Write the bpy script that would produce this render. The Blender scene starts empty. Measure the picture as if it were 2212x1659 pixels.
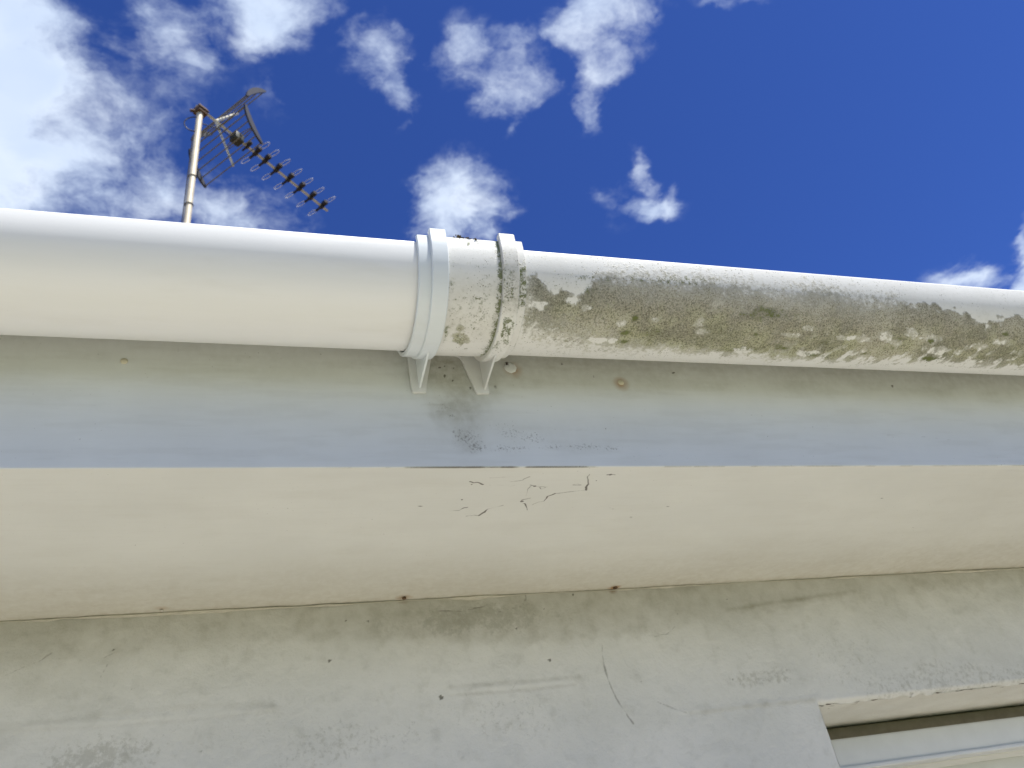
import bpy, bmesh, math, random
import numpy as np
from mathutils import Vector, Matrix
random.seed(7); RNG = np.random.default_rng(7)
R_ = math.radians
EYE = 1.95                                   # height of the camera above the ground (m)

# ------------------------------------------------------------------ camera, sky, sun, exposure
scene = bpy.context.scene
C = scene.collection
ROW = [Vector((0.948363920626764, -0.272205813738418, -0.16281851559462912)),   # image right
       Vector((0.027422900643417347, 0.5817684735638258, -0.8128920147765738)), # image down
       Vector((0.31599661164913473, 0.7664525022036407, 0.5591929034707469))]   # view direction
FPX = 1860.0                                 # focal length for a 2212 px wide picture
cam_d = bpy.data.cameras.new('camera'); cam = bpy.data.objects.new('camera', cam_d); C.objects.link(cam)
cam_d.sensor_width = 36.0; cam_d.lens = FPX / 2212 * 36
cam_d.clip_start = 0.05; cam_d.clip_end = 2000
m = Matrix.Identity(4)
for i in range(3):
    m[i][0] = ROW[0][i]; m[i][1] = -ROW[1][i]; m[i][2] = -ROW[2][i]
m[2][3] = EYE
cam.matrix_world = m
cam_d.dof.use_dof = True; cam_d.dof.focus_distance = 0.80; cam_d.dof.aperture_fstop = 15.0
scene.camera = cam

SUN = Vector((0.30, -0.39, 1.0)).normalized()        # direction towards the sun
SUN_EL = math.asin(SUN.z); SUN_AZ = math.atan2(SUN.x, SUN.y)
scene.view_settings.view_transform = 'Standard'; scene.view_settings.look = 'None'
scene.view_settings.exposure = 0.66; scene.view_settings.gamma = 1.0
scene.view_settings.use_curve_mapping = False
sun_d = bpy.data.lights.new('sun', 'SUN'); sun_d.energy = 5.0; sun_d.angle = R_(0.53); sun_d.color = (1.0, 0.965, 0.87)
sun = bpy.data.objects.new('sun', sun_d); C.objects.link(sun)
sun.rotation_euler = SUN.to_track_quat('Z', 'Y').to_euler(); sun.location = (2, -3, 8)

def look_dir(px, py):                        # a point of the sky -> its direction
    return (ROW[0] * ((px - 1106) / FPX) + ROW[1] * ((py - 829.5) / FPX) + ROW[2]).normalized()
def cloud_plane(px, py):                     # direction -> point of a flat cloud layer one unit overhead
    d = look_dir(px, py); return np.array([d.x / d.z, d.y / d.z])

class NT:                                    # small node-tree helper
    def __init__(s, tree): s.t = tree; s.t.nodes.clear()
    def n(s, kind, **kw):
        o = s.t.nodes.new(kind)
        for k, v in kw.items():
            if k.startswith('i_'):
                key = k[2:]; key = int(key) if key.isdigit() else key
                o.inputs[key].default_value = v
            else: setattr(o, k, v)
        return o
    def l(s, a, b): s.t.links.new(a, b)
    def math(s, op, a, b=None, c=None, clamp=False):
        o = s.t.nodes.new('ShaderNodeMath'); o.operation = op; o.use_clamp = clamp
        for i, v in enumerate((a, b, c)):
            if v is None: continue
            if isinstance(v, (int, float)): o.inputs[i].default_value = v
            else: s.l(v, o.inputs[i])
        return o.outputs[0]
    def ramp(s, v, a, b, lo=0.0, hi=1.0, smooth=True):
        o = s.t.nodes.new('ShaderNodeMapRange'); o.interpolation_type = 'SMOOTHSTEP' if smooth else 'LINEAR'
        s.l(v, o.inputs[0])
        for i, x in enumerate((a, b, lo, hi)): o.inputs[i + 1].default_value = x
        return o.outputs[0]
    def mix(s, f, a, b, blend='MIX'):
        o = s.t.nodes.new('ShaderNodeMix'); o.data_type = 'RGBA'; o.blend_type = blend
        for sock, v in ((o.inputs[0], f), (o.inputs[6], a), (o.inputs[7], b)):
            if isinstance(v, (int, float)): sock.default_value = v
            elif isinstance(v, tuple): sock.default_value = (*v, 1.0) if len(v) == 3 else v
            else: s.l(v, sock)
        return o.outputs[2]
    def noise(s, vec, scale, detail=4, rough=.55, dist=0.0, out=0):
        o = s.t.nodes.new('ShaderNodeTexNoise'); s.l(vec, o.inputs['Vector'])
        o.inputs['Scale'].default_value = scale; o.inputs['Detail'].default_value = detail
        o.inputs['Roughness'].default_value = rough; o.inputs['Distortion'].default_value = dist
        return o.outputs[out]

world = bpy.data.worlds.new('World'); scene.world = world; world.use_nodes = True; world.cycles.sampling_method = 'NONE'
w = NT(world.node_tree)
sky = w.n('ShaderNodeTexSky', sky_type='NISHITA', sun_disc=False)
sky.sun_elevation = SUN_EL; sky.sun_rotation = SUN_AZ
sky.altitude = 300; sky.air_density = 1.0; sky.dust_density = 0.25; sky.ozone_density = 2.2
tc = w.n('ShaderNodeTexCoord'); sep = w.n('ShaderNodeSeparateXYZ'); w.l(tc.outputs['Generated'], sep.inputs[0])
zc = w.math('MAXIMUM', sep.outputs[2], 0.12)
comb = w.n('ShaderNodeCombineXYZ')
w.l(w.math('DIVIDE', sep.outputs[0], zc), comb.inputs[0]); w.l(w.math('DIVIDE', sep.outputs[1], zc), comb.inputs[1])
P = comb.outputs[0]
# ragged edges: warp the layer's coordinates
def warp(vec, scale, amt, detail=3):
    nz = w.noise(vec, scale, detail, .6, out=1)
    sb = w.n('ShaderNodeVectorMath', operation='SUBTRACT'); w.l(nz, sb.inputs[0]); sb.inputs[1].default_value = (.5, .5, .5)
    ma = w.n('ShaderNodeVectorMath', operation='MULTIPLY_ADD'); w.l(sb.outputs[0], ma.inputs[0]); ma.inputs[1].default_value = (amt, amt, 0); w.l(vec, ma.inputs[2])
    return ma.outputs[0]
PW = warp(warp(P, 4.0, .10, 2), 16.0, .075, 5)
CLOUDS = [  # where the clouds stand: x, y, radius x, radius y, density
 (-20,40,130,120,1.3),(10,180,160,140,1.35),(0,330,210,150,1.35),(120,440,210,70,.7),(300,310,90,80,.42),(330,410,140,75,.62),
 (470,440,130,60,.66),(575,465,90,32,.5),(390,225,80,60,.35),(130,90,60,90,.45),(250,330,60,80,.3),(-120,200,200,400,1.0),
 (350,50,80,90,.62),(430,30,90,70,.62),(575,30,85,75,1.2),(545,95,45,38,.62),(310,145,55,45,.5),(400,130,80,55,.55),(585,210,55,50,.32),(480,120,70,40,.35),
 (700,20,42,34,.55),(755,75,42,38,.5),(812,120,52,62,.72),(842,195,34,60,.62),(868,262,24,30,.42),
 (1020,115,50,60,.55),(1050,170,80,58,.5),(1110,190,80,56,.66),(1085,232,65,36,.75),(1120,105,44,30,.5),(955,140,26,34,.36),(1125,280,16,28,.35),
 (1320,20,80,60,.95),(1245,88,56,48,.9),(1355,75,45,50,.62),(1290,140,60,42,.82),(1275,205,34,62,.85),(1283,255,18,30,.62),(1332,180,22,38,.34),
 (985,435,72,62,1.15),(1045,415,60,48,.72),(955,490,55,42,1.0),(1020,490,60,30,.7),(1090,452,46,20,.55),
 (1370,368,28,38,.66),(1400,460,62,26,.82),(1378,420,24,34,.4),(1290,425,46,30,.34),(1440,440,22,28,.6),(1300,480,30,40,.22),
 (2090,606,75,32,1.0),(2215,595,28,60,.95),(2212,520,18,45,.7),(1580,2,70,16,.45),
 # the same field of clouds goes on outside the frame
 (-500,300,260,260,.9),(-300,700,300,200,.9),(-700,-200,250,200,.7),(-200,-300,160,120,.7),(300,-250,150,110,.6),(700,-400,170,120,.7),
 (1250,-160,90,110,.8),(1700,-500,160,120,.5),(2500,560,160,90,.9),(2700,250,110,60,.5),(2900,700,200,90,.8),(1300,900,180,90,.6)]
acc = None
for (cx, cy, rx, ry, dn) in CLOUDS:
    c0 = cloud_plane(cx, cy)
    J = np.stack([(cloud_plane(cx + 2, cy) - c0) / 2 * rx, (cloud_plane(cx, cy + 2) - c0) / 2 * ry], 1) * 1.95
    U, S, _ = np.linalg.svd(J)
    ang = math.atan2(U[1, 0], U[0, 0])
    mp = w.n('ShaderNodeMapping', vector_type='TEXTURE'); w.l(PW, mp.inputs[0])
    mp.inputs['Location'].default_value = (*c0, 0); mp.inputs['Rotation'].default_value = (0, 0, ang)
    mp.inputs['Scale'].default_value = (S[0], S[1], 1)
    g = w.n('ShaderNodeTexGradient', gradient_type='SPHERICAL'); w.l(mp.outputs[0], g.inputs[0])
    sm = w.ramp(g.outputs['Fac'], 0, .9)
    acc = w.math('MULTIPLY', sm, dn) if acc is None else w.math('MAXIMUM', w.math('MULTIPLY', sm, dn), w.math('MULTIPLY_ADD', sm, dn * .25, acc))
fb = w.noise(P, 13.0, 7, .62)
fb2 = w.noise(PW, 5.0, 2, .55)
wisp = w.noise(PW, 34.0, 4, .62)
dens = w.math('ADD', acc, w.math('MULTIPLY_ADD', fb, 1.6, -.80))
dens = w.math('ADD', dens, w.math('MULTIPLY_ADD', fb2, .9, -.45))
dens = w.math('ADD', dens, w.math('MULTIPLY_ADD', wisp, .8, -.40))
gate = w.ramp(acc, .02, .5)
cov = w.math('MULTIPLY', w.ramp(dens, .10, 1.45), gate)
cov = w.math('POWER', cov, 1.0)
hz = w.ramp(sep.outputs[2], .0, .25)
cov = w.math('MULTIPLY', cov, hz)
gm_ = w.n('ShaderNodeGamma'); w.l(sky.outputs[0], gm_.inputs[0]); gm_.inputs[1].default_value = 1.2
skc = w.mix(1.0, gm_.outputs[0], (0.285, 0.41, 0.77), 'MULTIPLY')
skc = w.mix(w.ramp(sep.outputs[2], .36, .0, 0, .85), skc, (7.6, 8.3, 9.3))          # pale haze towards the horizon, out of view, added to whiten the light
shade = w.ramp(w.noise(PW, 7.0, 2, .5), .3, .75)
cl = w.mix(shade, (5.2, 6.2, 7.9), (6.6, 7.4, 8.6))
fin = w.mix(w.math('MULTIPLY', cov, .97), skc, cl)
bg = w.n('ShaderNodeBackground'); w.l(fin, bg.inputs[0]); bg.inputs[1].default_value = 0.082
wo = w.n('ShaderNodeOutputWorld'); w.l(bg.outputs[0], wo.inputs[0])

# ------------------------------------------------------------------ numpy noise and brush masks
_lat = RNG.random((256, 256))
def vnoise(x, y):
    xi = np.floor(x).astype(int); yi = np.floor(y).astype(int); fx = x - xi; fy = y - yi
    fx = fx * fx * (3 - 2 * fx); fy = fy * fy * (3 - 2 * fy)
    g = lambda a, b: _lat[a % 256, b % 256]
    return (g(xi, yi) * (1 - fx) + g(xi + 1, yi) * fx) * (1 - fy) + (g(xi, yi + 1) * (1 - fx) + g(xi + 1, yi + 1) * fx) * fy
def fbm(x, y, f, o=4, off=0.):
    s = 0; a = .5; t = 0
    for k in range(o):
        s = s + a * vnoise(x * f + off + 17 * k, y * f + off * 1.7 + 31 * k); t += a; a *= .5; f *= 2.03
    return s / t
def seg_dist(x, y, a, b):
    ax, ay = a; bx, by = b; dx, dy = bx - ax, by - ay
    t = np.clip(((x - ax) * dx + (y - ay) * dy) / (dx * dx + dy * dy + 1e-12), 0, 1)
    return np.hypot(x - ax - t * dx, y - ay - t * dy)
def stroke(x, y, pts, wd, st=1.0, soft=.5, vary=.5, seed=0.):
    d = np.full(x.shape, 9.)
    for a, b in zip(pts[:-1], pts[1:]): d = np.minimum(d, seg_dist(x, y, a, b))
    ww = wd * (1 - vary + 2 * vary * fbm(x, y, 90, 2, seed))
    return st * np.clip((ww - d) / (wd * soft) , 0, 1)
def blob(x, y, cx, cy, rx, ry, st=1.0, rag=.6, f=60, seed=3.):
    d = np.hypot((x - cx) / rx, (y - cy) / ry) + (fbm(x, y, f, 3, seed) - .5) * rag * 2
    return st * np.clip(1.4 - d, 0, 1)
def sstep(a, b, v): t = np.clip((v - a) / (b - a), 0, 1); return t * t * (3 - 2 * t)

# ------------------------------------------------------------------ mesh helpers
def link(name, me, mat, parent=None, label=None, cat=None, group=None, kind=None, loc=None):
    o = bpy.data.objects.new(name, me); C.objects.link(o)
    if mat is not None and me is not None and not me.materials: me.materials.append(mat)
    if parent is not None: o.parent = parent
    if label: o['label'] = label
    if cat: o['category'] = cat
    if group: o['group'] = group
    if kind: o['kind'] = kind
    if loc is not None: o.location = loc
    return o
def empty(name, loc, label, cat, group=None):
    return link(name, None, None, None, label, cat, group, loc=loc)
def mesh_from(name, verts, faces, smooth=True, sharp=35, attrs=None):
    me = bpy.data.meshes.new(name); me.from_pydata([tuple(v) for v in verts], [], [tuple(f) for f in faces])
    if attrs:
        for k, v in attrs.items():
            at = me.attributes.new(k, 'FLOAT', 'POINT'); at.data.foreach_set('value', np.ascontiguousarray(v, dtype=np.float32).ravel())
    me.validate()
    bm = bmesh.new(); bm.from_mesh(me); bmesh.ops.recalc_face_normals(bm, faces=bm.faces); bm.to_mesh(me); bm.free()
    if smooth:
        me.polygons.foreach_set('use_smooth', [True] * len(me.polygons))
        me.set_sharp_from_angle(angle=R_(sharp))
    return me
def grid_mesh(name, U, V, fpos, attrs=None, hole=None, smooth=True):
    uu, vv = np.meshgrid(U, V, indexing='ij')
    X, Y, Z = fpos(uu, vv); nu, nv = uu.shape
    verts = np.stack([X.ravel(), Y.ravel(), Z.ravel()], 1)
    i, j = np.meshgrid(np.arange(nu - 1), np.arange(nv - 1), indexing='ij')
    a = i * nv + j; F = np.stack([a, a + nv, a + nv + 1, a + 1], -1).reshape(-1, 4)
    if hole is not None:
        cu = (uu[:-1, :-1] + uu[1:, 1:]) / 2; cv = (vv[:-1, :-1] + vv[1:, 1:]) / 2
        F = F[~hole(cu, cv).ravel()]
    me = bpy.data.meshes.new(name); me.from_pydata(verts.tolist(), [], F.tolist())
    if attrs:
        for k, fn in attrs.items():
            v = fn(uu, vv); at = me.attributes.new(k, 'FLOAT', 'POINT'); at.data.foreach_set('value', np.ascontiguousarray(v, dtype=np.float32).ravel())
    if smooth: me.polygons.foreach_set('use_smooth', [True] * len(me.polygons))
    return me
def lines(*parts):                           # (start, end, step) pieces joined into one sorted list
    a = np.concatenate([np.arange(s, e, st) for s, e, st in parts] + [[parts[-1][1]]]); return np.unique(np.round(a, 6))
def box_mesh(name, lo, hi, bevel=0.0, seg=2):
    bm = bmesh.new(); bmesh.ops.create_cube(bm, size=1)
    for v in bm.verts: v.co = Vector([lo[k] + (v.co[k] + .5) * (hi[k] - lo[k]) for k in range(3)])
    if bevel: bmesh.ops.bevel(bm, geom=bm.edges[:], offset=bevel, segments=seg, affect='EDGES', profile=.5)
    me = bpy.data.meshes.new(name); bm.to_mesh(me); bm.free()
    me.polygons.foreach_set('use_smooth', [True] * len(me.polygons)); me.set_sharp_from_angle(angle=R_(35)); return me
def prism_mesh(name, poly, to3, t0, t1, bevel=0.0):
    """poly: 2-D outline; to3(u, v, t) -> point; extruded from t0 to t1"""
    bm = bmesh.new(); f = bm.faces.new([bm.verts.new(to3(u, v, t0)) for u, v in poly])
    r = bmesh.ops.extrude_face_region(bm, geom=[f]); d = Vector(to3(0, 0, t1)) - Vector(to3(0, 0, t0))
    for g in r['geom']:
        if isinstance(g, bmesh.types.BMVert): g.co += d
    bmesh.ops.recalc_face_normals(bm, faces=bm.faces)
    if bevel: bmesh.ops.bevel(bm, geom=bm.edges[:], offset=bevel, segments=2, affect='EDGES', profile=.5, clamp_overlap=True)
    me = bpy.data.meshes.new(name); bm.to_mesh(me); bm.free()
    me.polygons.foreach_set('use_smooth', [True] * len(me.polygons)); me.set_sharp_from_angle(angle=R_(35)); return me
def tube_mesh(name, pts, r, n=8, closed=False, flat=1.0):
    pts = [Vector(p) for p in pts]; V = []; F = []; N = len(pts)
    rr = r if isinstance(r, (list, tuple)) else [r] * N
    for k, p in enumerate(pts):
        a = pts[(k - 1) % N] if (closed or k > 0) else p; b = pts[(k + 1) % N] if (closed or k < N - 1) else p
        t = (b - a).normalized(); up = Vector((0, 0, 1)) if abs(t.z) < .9 else Vector((0, 1, 0))
        s = t.cross(up).normalized(); q = s.cross(t)
        for i in range(n):
            an = 2 * math.pi * i / n; V.append(p + s * math.cos(an) * rr[k] + q * math.sin(an) * rr[k] * flat)
    for k in range(N if closed else N - 1):
        for i in range(n):
            k2 = (k + 1) % N; F.append((k * n + i, k * n + (i + 1) % n, k2 * n + (i + 1) % n, k2 * n + i))
    if not closed: F.append(tuple(range(n))[::-1]); F.append(tuple((N - 1) * n + i for i in range(n)))
    return mesh_from(name, V, F, sharp=50)

# ------------------------------------------------------------------ materials
def mat(name, build, rough=.5, spec=.5, metal=0.0):
    mt = bpy.data.materials.new(name); mt.use_nodes = True; t = NT(mt.node_tree)
    p = t.n('ShaderNodeBsdfPrincipled'); o = t.n('ShaderNodeOutputMaterial'); t.l(p.outputs[0], o.inputs[0])
    p.inputs['Roughness'].default_value = rough; p.inputs['Specular IOR Level'].default_value = spec; p.inputs['Metallic'].default_value = metal
    co = t.n('ShaderNodeTexCoord').outputs['Object']
    build(t, p, co); return mt
def bump(t, p, h, strength, dist):
    b = t.n('ShaderNodeBump'); t.l(h, b.inputs['Height']); b.inputs['Strength'].default_value = strength; b.inputs['Distance'].default_value = dist
    t.l(b.outputs[0], p.inputs['Normal'])
def attr(t, name): o = t.n('ShaderNodeAttribute', attribute_name=name); return o.outputs['Fac']
def scaled(t, co, s):
    o = t.n('ShaderNodeMapping'); t.l(co, o.inputs[0]); o.inputs['Scale'].default_value = s; return o.outputs[0]

def plain(col, var=.06, sc=30, bs=.1, bd=.0004):
    def f(t, p, co):
        n = t.noise(co, sc, 5, .6); d = tuple(c * (1 - var * 2) for c in col); u = tuple(min(1, c * (1 + var)) for c in col)
        t.l(t.mix(n, d, u), p.inputs['Base Color']); bump(t, p, t.noise(co, sc * 12, 3), bs, bd)
    return f

def clean_pvc(t, p, co, lo=(.80, .80, .78), hi=(.83, .83, .82)):
    st = scaled(t, co, (3, 30, 30))
    n = t.noise(st, 6, 5, .6)
    c = t.mix(n, lo, hi)
    sp = t.ramp(t.noise(co, 340, 2, .5), .79, .83)
    sp2 = t.math('MULTIPLY', sp, t.ramp(t.noise(co, 9, 3), .5, .7))
    c = t.mix(t.math('MULTIPLY', sp2, .5), c, (.35, .32, .25))
    sm = t.math('MULTIPLY', t.ramp(t.noise(scaled(t, co, (4, 16, 16)), 2.2, 5, .6), .52, .8), .16)
    c = t.mix(sm, c, (.55, .52, .43))
    t.l(c, p.inputs['Base Color']); t.l(t.ramp(n, .3, .7, .30, .40), p.inputs['Roughness'])
    bump(t, p, t.noise(st, 20, 3), .05, .0003)

def old_pvc(t, p, co):
    S = attr(t, 'stain'); G = attr(t, 'green'); D = attr(t, 'spot'); H = attr(t, 'haze')
    fine = t.noise(co, 620, 4, .75); mid = t.noise(co, 230, 5, .68); lo = t.noise(co, 60, 5, .6)
    base = t.mix(t.noise(co, 25, 4), (.74, .735, .70), (.82, .815, .785))
    # film of dirt with a broken edge
    e = t.math('ADD', S, t.math('MULTIPLY_ADD', mid, 1.0, -.5)); e = t.math('ADD', e, t.math('MULTIPLY_ADD', fine, .5, -.25))
    cov = t.ramp(e, .28, .60)
    grey = t.mix(t.ramp(mid, .3, .7), (.20, .182, .128), (.38, .352, .27))
    tan = t.mix(t.ramp(mid, .3, .68), (.24, .25, .11), (.53, .53, .36))
    film = t.mix(t.ramp(t.math('ADD', G, t.math('MULTIPLY_ADD', lo, 1.5, -.75)), -.05, 1.15), grey, tan)
    film = t.mix(t.ramp(lo, .56, .34, 0, .45), film, (.13, .125, .085))
    film = t.mix(t.ramp(t.noise(co, 28, 4, .6), .50, .66, 0, .5), film, (.54, .51, .42))
    film = t.mix(t.ramp(t.noise(scaled(t, co, (.6, 1, 1)), 17, 5, .65), .50, .64, 0, .62), film, (.115, .115, .07))
    film = t.mix(t.ramp(fine, .50, .66, 0, .6), film, (.60, .59, .50))
    film = t.mix(t.ramp(fine, .50, .38, 0, .85), film, (.055, .060, .025))
    c = t.mix(t.math('MULTIPLY', cov, t.ramp(t.math('ADD', S, t.math('MULTIPLY_ADD', lo, .8, -.4)),   .30, .95, .66, .97)), base, film)
    # thin grey bloom
    c = t.mix(t.math('MULTIPLY', H, t.ramp(mid, .25, .75, .35, .8)), c, (.46, .44, .38))
    # algae tufts
    sp = t.ramp(t.math('ADD', D, t.math('ADD', t.math('MULTIPLY_ADD', fine, 2.2, -1.1), t.math('MULTIPLY_ADD', mid, 1.8, -.9))), .30, .85)
    c = t.mix(t.math('MULTIPLY', sp, .85), c, t.mix(mid, (.045, .065, .010), (.15, .185, .025)))
    # loose specks everywhere
    v = t.n('ShaderNodeTexVoronoi'); t.l(co, v.inputs['Vector']); v.inputs['Scale'].default_value = 420
    dots = t.math('MULTIPLY', t.ramp(v.outputs['Distance'], .26, .12), t.ramp(t.math('ADD', lo, t.math('MULTIPLY_ADD', S, .22, t.math('MULTIPLY', D, .25))), .48, .66))
    c = t.mix(t.math('MULTIPLY', dots, .75), c, (.10, .085, .045))
    t.l(c, p.inputs['Base Color'])
    t.l(t.ramp(cov, 0, 1, .42, .85), p.inputs['Roughness'])
    h = t.math('MULTIPLY_ADD', fine, .5, t.math('ADD', cov, t.math('MULTIPLY', sp, 1.5)))
    bump(t, p, h, .45, .0006)

def board(clean, dark, film):
    def f(t, p, co):
        st = scaled(t, co, (1, 1, 9))
        big = t.noise(co, 9, 5, .6); fine = t.noise(co, 700, 4, .7); mid = t.noise(co, 120, 5, .65)
        D = attr(t, 'dirt_shade'); K = attr(t, 'crack'); A = attr(t, 'algae'); Q = attr(t, 'rust')
        c = t.mix(t.ramp(big, .3, .72), tuple(x * .94 for x in clean), clean)
        c = t.mix(t.ramp(t.noise(scaled(t, co, (2.5, 30, 30)), 8, 5, .65), .45, .8, 0, .05), c, film)
        d = t.math('MULTIPLY', D, t.ramp(mid, .2, .75, .55, 1.1), clamp=True)
        c = t.mix(d, c, film)
        sp = t.ramp(t.math('ADD', A, t.math('MULTIPLY_ADD', t.noise(co, 420, 4, .75), 1.9, -.95)), .30, .66)
        c = t.mix(t.math('MULTIPLY', t.math('MULTIPLY', sp, t.ramp(A, .0, .12)), .62), c, dark)
        dust = t.math('MULTIPLY', t.ramp(t.noise(co, 430, 2, .5), .735, .77), t.ramp(big, .45, .6))
        c = t.mix(t.math('MULTIPLY', dust, .55), c, dark)
        c = t.mix(Q, c, (.34, .19, .07))
        k = t.ramp(t.math('ADD', K, t.math('MULTIPLY_ADD', fine, .3, -.15)), .15, .7)
        c = t.mix(t.math('MULTIPLY', k, .85), c, dark)
        t.l(c, p.inputs['Base Color'])
        bump(t, p, t.math('SUBTRACT', t.noise(co, 240, 4, .6), t.math('MULTIPLY', k, 2.0)), .14, .0006)
    return f
M = {}
M['clean'] = mat('clean white gutter plastic', clean_pvc, .36, .4)
M['old'] = mat('weathered gutter plastic', old_pvc, .5, .35)
M['fascia'] = mat('white fascia plastic', board((.705, .725, .715), (.09, .085, .06), (.27, .26, .20)), .45, .35)
M['soffit'] = mat('cream painted soffit', board((.73, .73, .69), (.07, .055, .04), (.34, .29, .20)), .6, .3)
def wall_mat(t, p, co):
    big = t.noise(co, 7, 5, .6); mid = t.noise(co, 45, 5, .62); fine = t.noise(co, 420, 4, .7)
    D = attr(t, 'dirt_shade'); K = attr(t, 'crack'); A = attr(t, 'algae'); Q = attr(t, 'rust')
    c = t.mix(t.ramp(big, .3, .7), (.64, .635, .605), (.71, .70, .67))
    c = t.mix(t.ramp(mid, .50, .74, 0, .30), c, (.42, .415, .37)); c = t.mix(t.ramp(t.noise(scaled(t, co, (.45, 1, 1)), 16, 6, .68), .5, .75, 0, .28), c, (.40, .40, .36))
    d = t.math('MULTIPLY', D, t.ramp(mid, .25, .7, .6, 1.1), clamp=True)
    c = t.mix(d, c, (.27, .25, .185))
    sp = t.ramp(t.math('ADD', A, t.math('MULTIPLY_ADD', t.noise(co, 190, 4, .7), 1.3, -.65)), .3, .65)
    c = t.mix(t.math('MULTIPLY', t.math('MULTIPLY', sp, t.ramp(A, 0, .12)), .38), c, (.27, .26, .21))
    c = t.mix(Q, c, (.24, .15, .07))
    k = t.ramp(t.math('ADD', K, t.math('MULTIPLY_ADD', fine, .3, -.15)), .15, .75)
    c = t.mix(t.math('MULTIPLY', k, .8), c, (.10, .09, .065))
    t.l(c, p.inputs['Base Color'])
    h = t.math('MULTIPLY_ADD', mid, 2.0, t.math('MULTIPLY', t.noise(co, 260, 4, .65), .45))
    bump(t, p, t.math('SUBTRACT', h, t.math('MULTIPLY', k, 1.0)), .42, .0025)
M['wall'] = mat('white painted masonry', wall_mat, .75, .25)
M['plate'] = mat('shaded grey white bracket plastic', lambda t, p, co: clean_pvc(t, p, co, (.60, .61, .60), (.66, .67, .665)), .4, .35)  # greyer copy of the bracket plastic, with the backplate's shade in its colour
M['cool'] = mat('cool skylit white bracket plastic', lambda t, p, co: clean_pvc(t, p, co, (.69, .735, .76), (.73, .77, .79)), .38, .4)  # cooler white of newer plastic, with blue skylight put into the colour
M['screwcap'] = mat('yellowed nail cap', plain((.60, .56, .43), .12, 300), .5)
M['rust'] = mat('rust', plain((.13, .075, .04), .3, 250, .5, .001), .8)
M['moss'] = mat('dry moss', plain((.115, .085, .045), .5, 300, .6, .002), .9)
M['mossgreen'] = mat('green moss', plain((.22, .22, .045), .4, 300, .6, .002), .9)
M['bugm'] = mat('dark insect shell', plain((.03, .02, .015), .3, 500), .5)
M['frame'] = mat('white window plastic', plain((.70, .71, .71), .05, 40), .4)
M['gap_shade'] = mat('brown gap shade', plain((.34, .295, .215), .2, 60, .3, .001), .7)
M['sealant'] = mat('old painted sealant', plain((.56, .53, .46), .15, 90, .3, .001), .6)
M['tile'] = mat('roof tile concrete', plain((.16, .10, .075), .25, 12, .4, .004), .85)
M['galv'] = mat('weathered pale galvanised pole', plain((.76, .67, .50), .22, 22, .15, .0008), .5, .5, .1)
M['alu'] = mat('dull aluminium', plain((.74, .70, .56), .25, 40, .2, .0008), .45, .5, .15)
M['wire'] = mat('dark bronze aluminium bar', plain((.24, .22, .16), .2, 60), .45, .5, .4)
M['loop'] = mat('bright wire', plain((.85, .85, .85), .1, 60), .3, .6, .3)
M['black'] = mat('black plastic', plain((.028, .028, .032), .25, 60), .45)
M['dipole'] = mat('green grey dipole housing', plain((.055, .06, .04), .4, 60), .5)
def ground_mat(t, p, co):
    n = t.noise(co, .35, 6, .6); n2 = t.noise(co, 6, 6, .7)
    c = t.mix(t.ramp(n, .35, .65), (.60, .555, .46), (.66, .615, .515)); c = t.mix(t.ramp(n2, .4, .7, 0, .35), c, (.42, .38, .28))
    sp = t.n('ShaderNodeSeparateXYZ'); t.l(co, sp.inputs[0]); yw = t.math('ADD', sp.outputs[1], t.math('MULTIPLY_ADD', t.noise(co, 3, 4), .25, -.12))
    near_dark = t.mix(n2, (.07, .055, .035), (.12, .10, .06)); far_dark = t.mix(n2, (.045, .065, .02), (.09, .11, .04))
    c = t.mix(t.ramp(yw, .3, .4), c, near_dark); c = t.mix(t.ramp(yw, -1.6, -1.7), c, far_dark)  # unseen dark bands beside the paving, added to shape the light bounced up
    t.l(c, p.inputs['Base Color']); bump(t, p, n2, .3, .01)
M['ground'] = mat('pale paving with dark bands added for bounce', ground_mat, .9, .2)
def glass(t, p, co):
    p.inputs['Base Color'].default_value = (.03, .035, .04, 1); p.inputs['Roughness'].default_value = .04
M['glass'] = mat('dark window glass', glass, .04, .5)

# ------------------------------------------------------------------ measured levels (m)
RG = .056                                            # gutter radius
YC, ZC = .55806, .51062 + EYE                        # gutter axis
YF, HB, YW = .61686, .36073 + EYE, .91206            # fascia face, its lower edge, wall face
LIPZ = .5102 + EYE
WX0, WX1, WZ1, WZ0 = .686, 1.95, .204 + EYE, .95     # window opening

gm = grid_mesh('ground', np.linspace(-600, 600, 41), np.linspace(-600, 600, 41), lambda u, v: (u, v, 0 * u))
link('ground', gm, M['ground'], kind='structure')

# ------------------------------------------------------------------ the house
house = empty('house', (2.0, YW, 0), 'white painted house wall with white eaves boards and a window opening at lower right', 'house')
def hpart(name, me, mt, parent=None, **kw):
    par = parent or house; o = link(name, me, mt, par, **kw)
    o.matrix_parent_inverse = Matrix.Identity(4)
    if par is house: o.location = Vector((0, 0, 0)) - Vector(house.location)
    return o
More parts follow.
